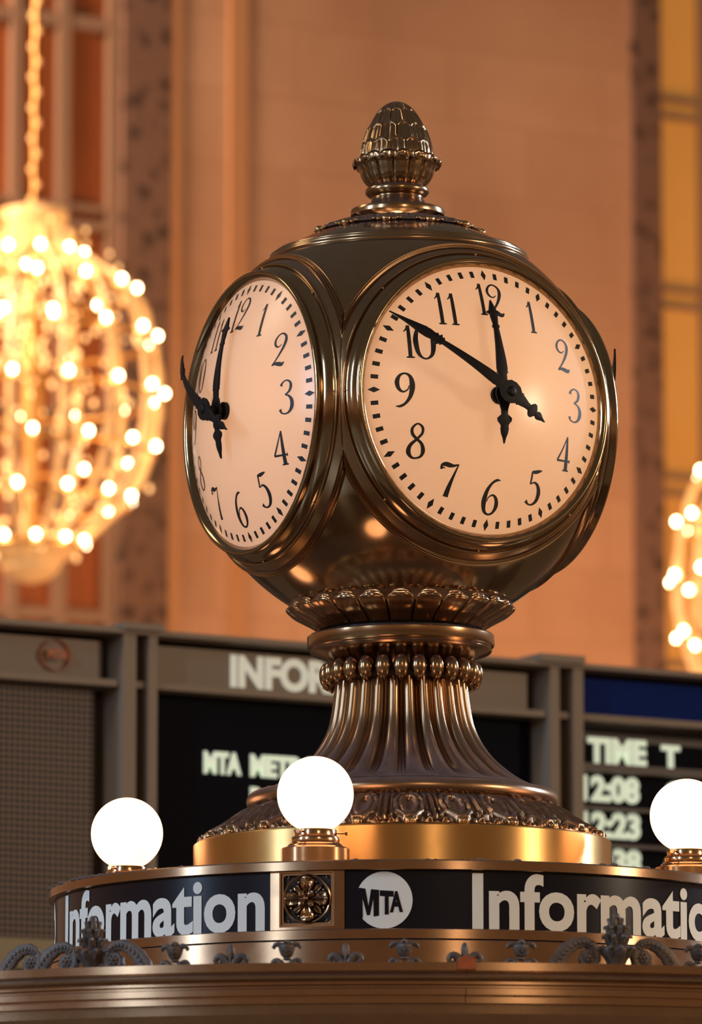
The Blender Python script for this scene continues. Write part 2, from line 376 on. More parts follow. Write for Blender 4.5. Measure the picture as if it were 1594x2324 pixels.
for (a, b) in ((1630, 1646), (1733, 1752), (1830, 1838), (1913, 1921)):
    flat('row_divider', board_brown, bd, I4, [(bs(1312), bs(1895), 0.02, 0.07, zr(b), zr(a))])
def board_text(body, u0, u1, v0, v1, uref, m, y, off=0.02, spacing=1.0):
    bm = text_polys(body, off, 0.01, spacing)
    fit_text(bm, board.hit(u0, (v0+v1)/2, y)[0], board.hit(u1, (v0+v1)/2, y)[0], board.hit(uref, v1, y)[1], board.hit(uref, v0, y)[1])
    for v in bm.verts: v.co = Vector((v.co.x, y-0.004-v.co.z*0.3, v.co.y))
    return link('lettering', bm, m, bd, smooth=0)
board_text('INFORMATION', 521, 1035, 1494, 1569, 640, white_let, 0.03, 0.048)
board_text('MTA', 461, 546, 1707, 1758, 505, led, 0.06, 0.048)
board_text('METRO-NORTH', 567, 900, 1716, 1768, 640, led, 0.06, 0.048)
board_text('RAILROAD', 567, 800, 1790, 1840, 640, led, 0.06, 0.048)
board_text('TIME', 1333, 1466, 1677, 1735, 1400, led, 0.07, 0.048)
board_text('T', 1500, 1542, 1692, 1745, 1520, led, 0.07, 0.048)
for body, a, b, k in (('12:08', 1319, 1450, 0), ('12:23', 1320, 1452, 1), ('12:38', 1322, 1454, 2)):
    board_text(body, a, b, 1762+k*82, 1822+k*82, 1385, led, 0.07, 0.048)
for k in range(3): board_text('0', 1508, 1560, 1775+k*83, 1832+k*83, 1530, led, 0.07, 0.035)
bm = bmesh.new(); cx, cz = bs(131), bz(1485, 131); rr = 36*17.7/F
lathe(bm, [(0.0005, -0.02), (rr, -0.02), (rr, 0.005)], 40, axis=Matrix.Translation((cx, 0.02, cz)) @ Matrix.Rotation(-PI/2, 4, 'X') @ Matrix.Scale(-1, 4, (0, 0, 1)))
lg = link('roundel', bm, orange_m, bd, smooth=30)
lg.location = (0, 0, 0)
bm = text_polys('MTA', 0.02, 0.01); fit_text(bm, cx-rr*0.8, cx+rr*0.6, cz-rr*0.32, cz+rr*0.32)
for v in bm.verts: v.co = Vector((v.co.x, -0.006-v.co.z*0.3, v.co.y))
link('roundel_lettering', bm, mat('brown_roundel_letter', (0.50, 0.12, 0.035), 0.5), lg, smooth=0)

# ================================================================== CHANDELIERS
gold = mat('gilded_chandelier_metal', (0.85, 0.52, 0.18), 0.35, 0.9)
crystal = mat('self_lit_golden_crystal', (0.95, 0.66, 0.32), 0.25, 0.0, emit=(1.0, 0.50, 0.16), es=0.24)  # added emission imitates bulb light caught in the crystal
drop_glow = mat('self_lit_crystal_drop', (0.95, 0.7, 0.4), 0.2, 0.0, emit=(1.0, 0.55, 0.20), es=1.9)  # glints of bulb light put in as emission
CHD = 44.0
def chandelier(label, u, v0, group):
    """u, v0: picture column of the axis, row of the middle"""
    cpos = CP + ray(u, v0)*CHD
    t = thing('chandelier', label, 'chandelier', cpos, 0, group)
    k = CHD/F
    rings = [(118, 330, 10), (238, 250, 13), (285, 140, 14), (302, 8, 15), (288, -122, 14), (234, -235, 13), (128, -335, 11)]
    # frame: hoops and curved crystal strands
    for r, h, n in rings:
        bm = bmesh.new(); pts = [(0, 0)]
        lathe(bm, [((r-6+5*math.cos(q))*k, (h-14+5*math.sin(q))*k) for q in [2*PI*i/8 for i in range(9)]], 48)
        link('hoop', bm, gold, t)
    prof = [(92, 380)]+[(r-12, h) for r, h, n in rings]+[(60, -380)]
    pr = cr_spline([(r*k, h*k, 0) for r, h in prof], 5)
    bm = bmesh.new()
    for i in range(15):
        th = 2*PI*i/15
        tube(bm, [(r*math.cos(th), r*math.sin(th), h) for r, h, _ in pr], [k*(8.5+2.5*math.sin(j*2.1)) for j in range(len(pr))], n=6)
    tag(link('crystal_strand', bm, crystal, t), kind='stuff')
    bm = bmesh.new(); rnd = random.Random(5)
    for i in range(420):
        ring = rnd.choice(rings); r_ = ring[0]*rnd.uniform(0.25, 1.0); a_ = rnd.uniform(0, 2*PI); h_ = ring[1]+rnd.gauss(0, 26)
        if i % 3 == 0: r_ = rnd.uniform(20, 140); h_ = rnd.uniform(60, 400)
        q_ = rnd.uniform(3, 6.5)
        ell(bm, (r_*k*math.cos(a_), r_*k*math.sin(a_), h_*k), (q_*k, q_*k, q_*1.5*k), nu=6, nv=4)
    tag(link('crystal_drop', bm, drop_glow, t), kind='stuff')  # extra drops added to fill the cage with glow
    bm = bmesh.new(); lathe(bm, [(30*k, 330*k), (60*k, 345*k), (66*k, 400*k), (78*k, 405*k), (78*k, 428*k), (50*k, 436*k), (10*k, 450*k)], 40)
    link('crown', bm, crystal, t)
    bm = bmesh.new(); lathe(bm, [(130*k, -338*k), (110*k, -352*k), (72*k, -372*k), (66*k, -400*k), (40*k, -420*k), (5*k, -428*k)], 40)
    link('bowl', bm, crystal, t)
    bm = bmesh.new(); lathe(bm, [(8*k, 430*k), (14*k, 200*k), (26*k, 0), (14*k, -200*k), (8*k, -400*k)], 20)
    link('stem', bm, gold, t)
    bm = bmesh.new()
    for j in range(16):
        z = (455+j*36)*k
        ell(bm, ((7 if j % 2 else -5)*k, 0, z), (7*k, 5*k, 10*k), nu=10, nv=7)
    tag(link('chain', bm, crystal, t), kind='stuff')
    bm = bmesh.new(); tube(bm, [(0, 0, 440*k), (0, 0, 1400*k)], 4*k, n=6); link('chain_core', bm, gold, t)
    b0 = None
    for r, h, n in rings:
        for i in range(n):
            th = 2*PI*(i+0.35*(h > 0))/n+0.3
            if b0 is None:
                bm = bmesh.new(); ell(bm, (0, 0, 0), (6.6*k, 6.6*k, 8*k), nu=10, nv=6); b = b0 = link('bulb', bm, bulb_glow, t)
            else:
                b = b0.copy(); C.objects.link(b); b.parent = t
            b.location = (r*k*math.cos(th), r*k*math.sin(th), h*k)
    return t
chandelier('glowing gold basket chandelier with dozens of round bulbs at the left edge', 72, 900, 'basket chandeliers')
chandelier('out of focus basket chandelier cut by the right edge, above the departure board', 1822, 1322, 'basket chandeliers')

# ================================================================== INFORMATION BOOTH
def th_for(u, R, z):
    lo, hi = -PI/2, PI/2
    for _ in range(50):
        mid = (lo+hi)/2
        if project((R*math.sin(mid), -R*math.cos(mid), z))[0] < u: lo = mid
        else: hi = mid
    return (lo+hi)/2
def cyl(R, th, z): return Vector((R*math.sin(th), -R*math.cos(th), z))
def frame_at(R, th, z, s=1.0):
    """x to the right along the wall, -y outward, z up"""
    return Matrix.Translation(cyl(R, th, z)) @ Matrix.Rotation(th, 4, 'Z') @ Matrix.Scale(s, 4)
RB = 0.770
zr_top = zat(1949.5, -RB-0.01); zr_bot = zat(1973, -RB-0.01); zs_bot = zat(2107, -RB); zs_sill = zat(2130, -RB-0.01)
RC = 1.60; zc = zat(2183, -RC)
booth = thing('information_booth', 'round brass information booth top with black Information signs carrying the clock', 'information booth')
bm = bmesh.new(); lathe(bm, [(0.3, zr_top-0.012), (RB, zr_top-0.012)], 160); link('roof', bm, roof_dust, booth)
bm = bmesh.new(); lathe(bm, [(RB-0.01, zr_top-0.012), (RB-0.004, zr_top-0.001), (RB+0.008, zr_top), (RB+0.011, zr_top-0.003), (RB+0.011, zr_bot+0.001), (RB+0.008, zr_bot), (RB-0.004, zr_bot)], 256)
link('rim_band', bm, brass_band, booth, smooth=30)
# dust tufts along the rim
bm = bmesh.new()
for i in range(90):
    th = random.uniform(-PI*0.6, PI*0.6) if i > 40 else random.uniform(-1.45, -0.9)
    s = random.uniform(0.002, 0.0055)
    ell(bm, cyl(RB+random.uniform(-0.004, 0.008), th, zr_top+0.0005), (s*1.8, s*1.2, s*0.8), nu=7, nv=5)
tag(link('dust', bm, roof_dust, booth), kind='stuff')
TH_P = th_for(695, RB+0.005, zs_bot+0.06)             # pilaster with the rosette
HALFW = 0.5*(th_for(779, RB, zs_bot+0.06)-th_for(611, RB, zs_bot+0.06))
for k in range(4):
    a = TH_P+HALFW+k*PI/2; b = TH_P+PI/2-HALFW+k*PI/2
    bm = bmesh.new(); lathe(bm, [(RB-0.004, zs_bot-0.002), (RB-0.004, zr_bot+0.004)], 60, a, b); link('sign_panel', bm, sign_black, booth)
    # brass pilaster
    a = TH_P-HALFW+k*PI/2; b = TH_P+HALFW+k*PI/2
    zi0 = zs_bot+0.010; zi1 = zr_bot-0.004
    q = (th_for(757, RB, zs_bot+0.06)-th_for(632, RB, zs_bot+0.06))/2
    mid = TH_P+k*PI/2
    bm = bmesh.new()
    for (p, r) in ((a, mid-q), (mid+q, b)): lathe(bm, [(RB-0.02, zs_bot), (RB, zs_bot), (RB, zr_bot), (RB-0.02, zr_bot)], 6, p, r)
    for p, s in ((a, 1), (b, -1), (mid-q, -1), (mid+q, 1)):
        v = [bm.verts.new(cyl(R, p, z)) for R, z in ((RB-0.02, zs_bot), (RB, zs_bot), (RB, zr_bot), (RB-0.02, zr_bot))]; bm.faces.new(v)
    lathe(bm, [(RB-0.02, zs_bot), (RB, zs_bot), (RB, zi0-0.004), (RB-0.02, zi0-0.004)], 10, mid-q, mid+q)
    lathe(bm, [(RB-0.02, zi1+0.004), (RB, zi1+0.004), (RB, zr_bot), (RB-0.02, zr_bot)], 10, mid-q, mid+q)
    pil = link('pilaster', bm, brass_band, booth, smooth=30)
    # rosette plaque
    M = frame_at(RB, mid, (zi0+zi1)/2); hw = q*RB; hh = (zi1-zi0)/2+0.004
    bm = bmesh.new(); box(bm, -hw, hw, 0.012, 0.016, -hh, hh, M); plq = link('plaque_ground', bm, dark_recess, booth, smooth=0)
    bm = bmesh.new()
    for s, y, wd in ((1.0, 0.0, 0.0035), (0.93, 0.004, 0.004)):
        a1, b1 = hw*s, hh*s
        box(bm, -a1, a1, y, 0.014, b1-wd, b1, M); box(bm, -a1, a1, y, 0.014, -b1, -b1+wd, M)
        box(bm, -a1, -a1+wd, y, 0.014, -b1+wd, b1-wd, M); box(bm, a1-wd, a1, y, 0.014, -b1+wd, b1-wd, M)
    link('plaque_frame', bm, bronze, booth, smooth=0)
    rr = min(hw, hh)*0.86; MR = M @ Matrix.Translation((0, 0.003, 0))
    bm = bmesh.new()
    tube(bm, [(rr*math.sin(2*PI*i/48), 0, rr*math.cos(2*PI*i/48)) for i in range(49)], 0.0028, M=MR, n=8, cap=False)
    for sx_ in (-1, 1):
        for sz_ in (-1, 1):
            pts = []
            for i in range(14):
                q1 = i/13*4.3; r1 = 0.0065*(1-i/18)
                pts.append((sx_*(rr*0.90+r1*math.cos(q1)-0.001), 0.003, sz_*(rr*0.92+r1*math.sin(q1))))
            tube(bm, pts, 0.0017, M=MR, n=6)
    for i in range(8):
        q1 = 2*PI*(i+0.5)/8+(-0.10 if i % 2 else 0.10)
        ell(bm, (rr*0.80*math.sin(q1), 0.002, rr*0.80*math.cos(q1)), (0.0028, 0.0028, 0.0028), M=MR, nu=8, nv=6)
    link('rosette_ring', bm, bronze, booth)
    bm = bmesh.new()
    def petal(ang, L, W, lift, start=0.0, y0=0.0, curl=0.25, groove=0.35, tipw=0.75):
        Mp = MR @ Matrix.Rotation(ang, 4, 'Y')
        def f(a, b):
            t_ = b; x = (a-0.5)*2
            wd = W*(0.30+0.70*ss(0, 0.72, t_))*math.sqrt(max(0.02, 1-ss(0.8, 1.02, t_)*tipw))
            zz = start+(L-start)*t_
            yy = y0-lift*math.sin(PI*t_*0.85)-curl*lift*ss(0.75, 1, t_)*1.5 + lift*0.9*(abs(x)**2.2) - lift*groove*0.5*math.cos(x*3*PI)*math.sin(PI*t_)
            return Mp @ Vector((x*wd, yy, zz*(1-0.07*x*x*ss(0.6, 1, t_))))
        grid(bm, f, 12, 12)
    for i in range(4): petal(i*PI/2, rr*0.95, rr*0.37, 0.009, rr*0.1, 0.0, 0.5, 0.5, 0.5)
    for i in range(4): petal(i*PI/2+PI/4, rr*0.88, rr*0.17, 0.006, rr*0.1, 0.004, 0.0, 0.5, 0.97)
    for i in range(4): petal(i*PI/2+PI/4, rr*0.45, rr*0.17, 0.006, rr*0.02, -0.007, 0.3, 0.2, 0.95)
    ell(bm, (0, -0.014, 0), (rr*0.11, rr*0.11, rr*0.11), M=MR)
    ro = link('rosette', bm, bronze, booth)
    sol = ro.modifiers.new('s', 'SOLIDIFY'); sol.thickness = 0.0015
# curved lettering
def curve_text(body, th0, th1, z0, z1, m, name, parent, off=0.028, spacing=1.0, wedge=None):
    bm = text_polys(body, off, 0.012, spacing)
    a, b, c, d = bounds(bm)
    c_ = c
    for i in range(1, 60):
        x = a+(b-a)*i/60
        bmesh.ops.bisect_plane(bm, geom=bm.verts[:]+bm.edges[:]+bm.faces[:], plane_co=(x, 0, 0), plane_no=(1, 0, 0))
    for v in bm.verts:
        th = th0+(v.co.x-a)/(b-a)*(th1-th0); z = z0+(v.co.y-c)/(d-c)*(z1-z0)
        v.co = cyl(RB-0.0035+max(0, v.co.z)*0.10, th, z)
    return link(name, bm, m, parent, smooth=0)
zt0 = zs_bot-0.001; zt1 = zr_bot-0.004
zmid = (zt0+zt1)/2
thI = th_for(1073, RB, zmid); thT = th_for(1545, RB, zmid)
# on the right sign the word starts at column 1073; on the left sign it ends at column 600
thN = th_for(600, RB, zmid); span = thN-th_for(146, RB, zmid)
for k in range(-2, 2):
    if k == 0: a0 = thI; a1 = thI+span
    else: a1 = thN+(k+1)*PI/2; a0 = a1-span
    if k == 0: a0, a1 = thI, thI+span*1.055
    wd = curve_text('Information', a0, a1, zt0, zt1, sign_white, 'sign_lettering', booth)
    lc = a0-(thI-th_for(872, RB, zmid)); lr = 65/(F/project(cyl(RB, 0, zmid))[2])
    bm = bmesh.new()
    def lf(a, b):
        q1 = 2*PI*a; r1 = lr*b
        return cyl(RB-0.003, lc+r1*math.cos(q1)/RB, zmid+0.001+r1*math.sin(q1))
    grid(bm, lf, 48, 6, closed_u=True); lg = link('sign_roundel', bm, sign_white, booth, smooth=0)
    # M T A, shrinking to the right; the M breaks through the left edge
    bm = bmesh.new()
    for ch, x0, x1, t0, b0 in (('T', -0.15, 0.33, 0.36, -0.50), ('A', 0.20, 0.66, 0.34, -0.42)):
        tb = text_polys(ch, 0.045, 0.01); fit_text(tb, x0, x1, b0, t0)
        for v in tb.verts:
            v.co.y += -0.06*(v.co.x-x0)*(1 if v.co.y > 0 else -0.6)
        for v in tb.verts: v.co = cyl(RB-0.0025+max(0, v.co.z)*0.05, lc+v.co.x*lr/RB, zmid+v.co.y*lr)
        me = bpy.data.meshes.new('x'); tb.to_mesh(me); tb.free(); bm.from_mesh(me); bpy.data.meshes.remove(me)
    for qd in (((-.96, .46), (-.77, .44), (-.75, -.60), (-.94, -.64)), ((-.86, .45), (-.66, .42), (-.50, -.50), (-.60, -.52)), ((-.60, -.52), (-.50, -.50), (-.31, .38), (-.46, .40)), ((-.38, .39), (-.18, .37), (-.18, -.53), (-.37, -.56))):
        bm.faces.new([bm.verts.new(cyl(RB-0.0022, lc+x*lr/RB, zmid+z*lr)) for x, z in qd])
    # dark wedges that open the disc to the left of the M
    for (x0, z0, x1, z1, x2, z2) in ((-1.02, 0.46, -0.94, 0.46, -0.93, -0.6), (-1.02, 0.46, -0.93, -0.6, -1.02, -0.64)):
        vs = [bm.verts.new(cyl(RB-0.0025, lc+x*lr/RB, zmid+z*lr)) for x, z in ((x0, z0), (x1, z1), (x2, z2))]; bm.faces.new(vs)
    link('roundel_lettering', bm, sign_black, lg, smooth=0)
# sill and base drum
bm = bmesh.new(); lathe(bm, [(RB-0.02, zs_bot+0.002), (RB+0.004, zs_bot), (RB+0.007, zs_bot-0.002), (RB+0.007, zs_sill+0.001), (RB+0.002, zs_sill)], 256); link('sill_band', bm, brass_band, booth, smooth=30)
bm = bmesh.new(); lathe(bm, [(RB+0.005, zs_sill-0.0008), (RB+0.009, zs_sill-0.003), (RB+0.009, zc-0.05)], 256); link('base_drum', bm, brass_band, booth, smooth=30)
# wide cornice
def zcn(v, R): return zat(v, -R)
cp = [(RB-0.05, zc-0.030), (1.40, zc-0.006), (RC-0.006, zc-0.003), (RC-0.002, zc)] + [(R, zcn(v, R)) for R, v in (
    (RC, 2183.6), (RC, 2202), (RC-0.008, 2203.5), (RC-0.010, 2207), (RC-0.006, 2210), (RC-0.004, 2214), (RC-0.007, 2219), (RC-0.016, 2222), (RC-0.022, 2227), (RC-0.022, 2233),
    (RC-0.030, 2236), (RC-0.030, 2241), (RC-0.022, 2243), (RC-0.022, 2257), (RC-0.032, 2259), (RC-0.032, 2276), (RC-0.045, 2279), (RC-0.05, 2300), (RC-0.07, 2325), (RC-0.12, 2380), (RC-0.2, 2400))] + [(RC-0.2, 0.0)]
bm = bmesh.new(); lathe(bm, cp, 256); link('cornice', bm, brass_band, booth, smooth=25)
thc = th_for(1060, RC, zc); Mc = frame_at(RC, thc, zc)
bm = bmesh.new()
pts = [(-0.018, 0.0), (-0.018, 0.010)]+[(-0.017*math.cos(PI*i/8), 0.016+0.010*math.sin(PI*i/8)) for i in range(9)]+[(0.018, 0.010), (0.018, 0.0)]
f0 = [bm.verts.new(Mc @ Vector((x, -0.006, z-0.014))) for x, z in pts]; f1 = [bm.verts.new(Mc @ Vector((x, 0.05, z-0.012))) for x, z in pts]
bm.faces.new(f0); bm.faces.new(f1[::-1])
for i in range(len(pts)): bm.faces.new((f0[i], f1[i], f1[(i+1) % len(pts)], f0[(i+1) % len(pts)]))
link('joint_cap', bm, copper, booth, smooth=30)
for (R, v0, v1) in ((RC+0.0004, 2205, 2184), (RC-0.0216, 2257, 2243), (RC-0.0316, 2276, 2259)):
    bm = bmesh.new()
    box(bm, -0.0008, 0.0008, -0.0006, 0.003, zcn(v0, R), zcn(v1, R), Matrix.Translation(cyl(R, thc, 0)) @ Matrix.Rotation(thc, 4, 'Z'))
    link('joint_seam', bm, dark_recess, booth, smooth=0)

# --- cresting ornaments (unit = picture pixels at the cornice)
RO = 1.515; so = 1/(F/project(cyl(RO, 0, zc))[2]); zo = zc-0.003
def leafp(bm, M, base, tip, width, bulge, n=8, droop=0.0):
    """curved leaf between two points in the xz plane, bulging toward -y, tip drooping forward"""
    b_ = Vector(base); t_ = Vector(tip); d = t_-b_; nx = Vector((d.z, 0, -d.x)).normalized()
    def f(a, s):
        x = (a-0.5)*2
        wv = width*math.sin(PI*(0.08+0.86*s))**0.7
        p = b_+d*s+nx*wv*x
        p.y += -bulge*math.sin(PI*s)*(1-x*x*0.8)-droop*s*s + 0.0
        p.z -= droop*0.8*max(0, s-0.75)*4*0.5
        return M @ p
    grid(bm, f, n, n)
def volute_arm(bm, M, side, x0, z0, length, height, rad, yf=-3):
    pts = []
    for i in range(18):
        t_ = i/17
        if t_ < 0.55:
            s = t_/0.55; pts.append((side*(x0+length*0.62*s), yf, z0+height*math.sin(s*PI/2)))
        else:
            s = (t_-0.55)/0.45; q = PI/2-s*4.2; r_ = height*0.42*(1-0.45*s)
            pts.append((side*(x0+length*0.62+r_*math.cos(q)), yf, z0+height-height*0.42+r_*math.sin(q)))
    tube(bm, pts, [rad*(0.55+0.6*math.sin(PI*min(1, 0.25+i/17*0.9))) for i in range(18)], M=M, n=8)
def mask_orn(M):
    bm = bmesh.new()
    prof = [(0.5, 14), (6, 15), (8, 18), (7, 20), (11, 24), (14, 30), (16, 37), (17, 43), (15, 46), (10, 50), (5, 55), (0.5, 57)]
    lathe(bm, cr_spline(prof, 3), 20, mod=lambda th, s, r, z: (r*(1+0.07*math.cos(5*th)), z), axis=M)
    for s in (-1, 1):
        tube(bm, [(s*8, -3, 44), (s*17, -4, 47), (s*24, -3, 46), (s*27, -2, 41), (s*25, -2, 38)], [5, 6, 5, 4.5, 3], M=M, n=8)
        ell(bm, (s*6, -14, 34), (3.2, 3, 2.2), M=M); ell(bm, (s*12, -8, 10), (7, 6, 6), M=M)
        volute_arm(bm, M, s, 2, -4, 34, 18, 6)
    tube(bm, [(0, -15, 36), (0, -19, 31), (0, -16, 28)], [2.2, 3, 2.6], M=M, n=8); ell(bm, (0, -13, 24), (4, 3, 1.6), M=M)
    tube(bm, [(-4, -12, 49), (0, -14, 53), (4, -12, 49)], 2.6, M=M)
    ell(bm, (0, 0, 0), (16, 9, 7), M=M)
    return bm
def fleur_orn(M):
    bm = bmesh.new()
    ell(bm, (0, -3, 33), (8, 5, 17), M=M); tube(bm, [(0, -8, 8), (0, -9, 34), (0, -6, 44)], [2.5, 2.6, 1], M=M)
    for s in (-1, 1):
        volute_arm(bm, M, s, 2, 2, 36, 22, 7.5)
        volute_arm(bm, M, s, 3, -6, 24, 10, 5)
        tube(bm, [(s*3, -6, 6), (s*10, -9, 20), (s*20, -8, 24)], [2, 2.4, 1], M=M)
    ell(bm, (0, -2, 2), (9, 7, 7), M=M)
    return bm
def scroll_orn(M, side):
    """side=1: volute on the right of its foot"""
    bm = bmesh.new(); cx_, cz_ = side*28, 24
    ctl = [(-46, -3, 14), (-40, 12, 14), (-24, 34, 13), (-2, 50, 11), (20, 54, 9.5), (37, 45, 8.5), (45, 28, 7.5), (41, 11, 6.5), (28, 3, 5.5), (15, 9, 5), (12, 23, 5), (20, 34, 4.5), (31, 33, 4), (35, 24, 3)]
    path = [(side*x, z, w_*1.2) for x, z, w_ in cr_spline(ctl, 5)]
    pts = [(x, 0, z) for x, z, w_ in path]; n = len(pts)
    # slab section: rounded rectangle swept along the path, deeper (y) than tall
    rings = []
    for i, (x, y, z) in enumerate(pts):
        a = Vector(pts[max(i-1, 0)]); b = Vector(pts[min(i+1, n-1)]); d = (b-a).normalized(); nn = Vector((d.z, 0, -d.x)); wv = path[i][2]
        ring = []
        for k in range(12):
            q = 2*PI*k/12; cy = math.copysign(abs(math.cos(q))**0.5, math.cos(q))*9; cn = math.copysign(abs(math.sin(q))**0.7, math.sin(q))*wv
            cn += 0.8*math.sin(i*1.5)*(k in (2, 3, 4, 8, 9, 10))
            ring.append(bm.verts.new(M @ (Vector((x, cy, z))+nn*cn)))
        rings.append(ring)
    for a, b in zip(rings, rings[1:]):
        for k in range(12): bm.faces.new((a[k], a[(k+1) % 12], b[(k+1) % 12], b[k]))
    bm.faces.new(rings[0]); bm.faces.new(rings[-1][::-1])
    ell(bm, (cx_, -4, cz_), (18, 7, 18), M=M); ell(bm, (cx_, -12, cz_), (4, 3, 4), M=M)
    for i in range(6):
        q = i*PI/3; ell(bm, (cx_+8*math.cos(q), -11, cz_+8*math.sin(q)), (2.6, 2.2, 2.6), M=M, nu=8, nv=6)
    # leaf lumps along the back
    for i in range(3, 26, 2):
        x, z, rr_ = path[i]; ell(bm, (x, -9, z), (3.6, 3, 5), M=M, nu=8, nv=6)
    return bm
def palmette_orn(M):
    bm = bmesh.new()
    lathe(bm, cr_spline([(0.5, -6), (28, -6), (29, -2), (26, 3), (20, 5), (19, 8), (24, 18), (31, 30), (33, 40), (26, 44), (18, 48), (17, 60), (14, 74), (11, 88), (6, 100), (0.5, 108)], 3), 28,
          mod=lambda th, s, r, z: (r*(1+0.10*abs(math.cos(3.5*th))*(s > 0.3)), z), axis=M)
    for tier, (z0, r0, L, n, ph) in enumerate(((34, 26, 17, 9, 0.0), (56, 17, 18, 7, 0.4), (74, 13, 15, 7, 0.1), (90, 9, 10, 5, 0.5))):
        for i in range(n):
            th = 2*PI*(i+ph)/n
            Mp = M @ Matrix.Rotation(th, 4, 'Z')
            tube(bm, [(0, -r0*0.7, z0-14), (0, -r0-3, z0-2), (0, -r0-L*0.55, z0+8), (0, -r0-L, z0+7), (0, -r0-L-1, z0+3)], [6, 8, 6, 3.2, 1], M=Mp, n=7)
    ell(bm, (0, 0, 102), (9, 9, 10), M=M)
    return bm
orn = [(50, 'scroll', 1), (130, 'scroll', 1), (210, 'palm', 0), (288, 'scroll', -1), (398, 'mask', 0), (525, 'fleur', 0), (652, 'mask', 0), (785, 'fleur', 0), (918, 'mask', 0), (1055, 'fleur', 0),
       (1183, 'mask', 0), (1307, 'scroll', 1), (1400, 'palm', 0), (1486, 'scroll', -1), (1585, 'mask', 0)]
for u, kd, sd in orn:
    M = frame_at(RO, th_for(u, RO, zo), zo, so*{'mask': 1.13, 'fleur': 1.12, 'scroll': 1.10, 'palm': 1.0}[kd])
    if kd == 'palm': M = M @ Matrix.Diagonal((1.02, 1.02, 1.16, 1))
    if kd == 'mask': link('mask_ornament', mask_orn(M), verdigris, booth)
    if kd == 'fleur': link('fleur_ornament', fleur_orn(M), verdigris, booth)
    if kd == 'palm': link('palmette_ornament', palmette_orn(M), verdigris, booth)
    if kd == 'scroll': link('scroll_ornament', scroll_orn(M, sd), verdigris, booth)

# ================================================================== GLOBE LAMPS
RL = 0.645
TH_L = th_for(716, RL, zr_top+0.12)
ly = -RL*math.cos(TH_L); lsc = F/project(cyl(RL, TH_L, zr_top+0.1))[2]
zL0 = zr_top-0.012
def lamp(label, th):
    c = cyl(RL, th, zL0); t = thing('globe_lamp', label, 'lamp', c, th, 'globe lamps around the booth roof')
    zl = lambda v: zat(v, ly)-zL0
    pr = [(r/lsc, zl(v)) for r, v in ((2, 1884), (40, 1882.5), (48, 1884), (49, 1886), (49, 1898), (52, 1900), (54, 1901), (56, 1906), (55, 1913), (59, 1916), (62, 1918), (64, 1922), (75, 1925), (78, 1928), (78, 1948))]
    pr.append((78/lsc, 0.0))
    bm = bmesh.new(); lathe(bm, pr, 64); link('lamp_base', bm, brass_lamp, t, smooth=30)
    r = 87/lsc; zc_ = zl(1803); a0 = math.acos(min(1, 81/87))
    bm = bmesh.new()
    lathe(bm, [(max(1e-5, r*math.sin(a0+(PI-a0)*i/40)), zc_-r*math.cos(a0+(PI-a0)*i/40)) for i in range(41)], 72)
    link('glass_globe', bm, globe_glow, t)
    for k in range(3):
        Ms = Matrix.Rotation(R_(88)+k*2*PI/3-th, 4, 'Z')
        bm = bmesh.new(); zz = zl(1891)
        tube(bm, [(0, -48/lsc, zz), (0, -68/lsc, zz)], 2.6/lsc, M=Ms, n=8); tube(bm, [(0, -68/lsc, zz), (0, -73/lsc, zz)], 5.5/lsc, M=Ms, n=12)
        link('thumb_screw', bm, brass_lamp, t)
    return t
lamp('lit white globe lamp in front of the clock pedestal, above the rosette plaque', TH_L)
lamp('leftmost lit white globe lamp, half behind the rim above the left Information sign', TH_L-PI/2)
lamp('lit white globe lamp cut off by the right edge of the picture', TH_L+PI/2)

# ================================================================== CLOCK
clock = thing('four_faced_clock', 'ball-shaped bronze clock with four glowing opal dials, standing on the booth', 'clock')
zbase = zL0
LEAN = R_(-0.38)
clock.matrix_world = Matrix.Translation((0, 0, zbase)) @ Matrix.Rotation(LEAN, 4, 'Y') @ Matrix.Translation((0, 0, -zbase))
def part(name, pts, m, n=160, mod=None, smooth=35, sub=0, parent=clock):
    pr = [(r*P, z) for r, z in pts]
    if sub: pr = dense(pr, sub)
    bm = bmesh.new(); lathe(bm, pr, n, mod=mod); return link(name, bm, m, parent, smooth=smooth)
V = zat
# drum
part('drum_band', [(300, V(1902)), (455, V(1915)), (468, V(1916.5)), (472, V(1920)), (472, zbase)], brass, 256, smooth=25)
# foliage dome of the foot
def relief(u, v):
    h = 0.0
    e = math.hypot(u/0.34, (v-0.56)/0.50); an = math.atan2(u/0.34, (v-0.56)/0.50)
    sc_ = 1+0.09*abs(math.sin(an*4.5))
    h += 0.9*math.exp(-((e*sc_-0.88)/0.13)**2)*(0.55+0.45*ss(0.7, 0.2, v))
    h += 0.55*math.exp(-((e-0.50)/0.13)**2)
    h -= 0.5*math.exp(-((u/0.05)**2+((v-0.72)/0.07)**2))
    out = ss(0.95, 1.25, e)
    h += out*(0.35*math.cos(abs(abs(u)-0.5)*2*PI*7)*ss(1.0, 0.5, v)**0.5 + 0.25)
    h += out*0.35*math.sin(v*30+abs(u)*18)*ss(0.6, 0.1, v)
    return h
NM = 24
def mod_rel(th, s, r, z):
    u = (th*NM/(2*PI)+0.35) % 1.0-0.5
    h = relief(u, 1-s)*15*P*ss(0, 0.06, s)*ss(1, 0.94, s)
    return r+h*0.8, z+h*0.7
fol = [(332, V(1838)), (352, V(1845)), (372, V(1856)), (392, V(1872)), (412, V(1888)), (436, V(1902)), (455, V(1914))]
part('foliage_dome', fol, bronze_relief, 24*36, mod_rel, 60, sub=12)
b0 = None
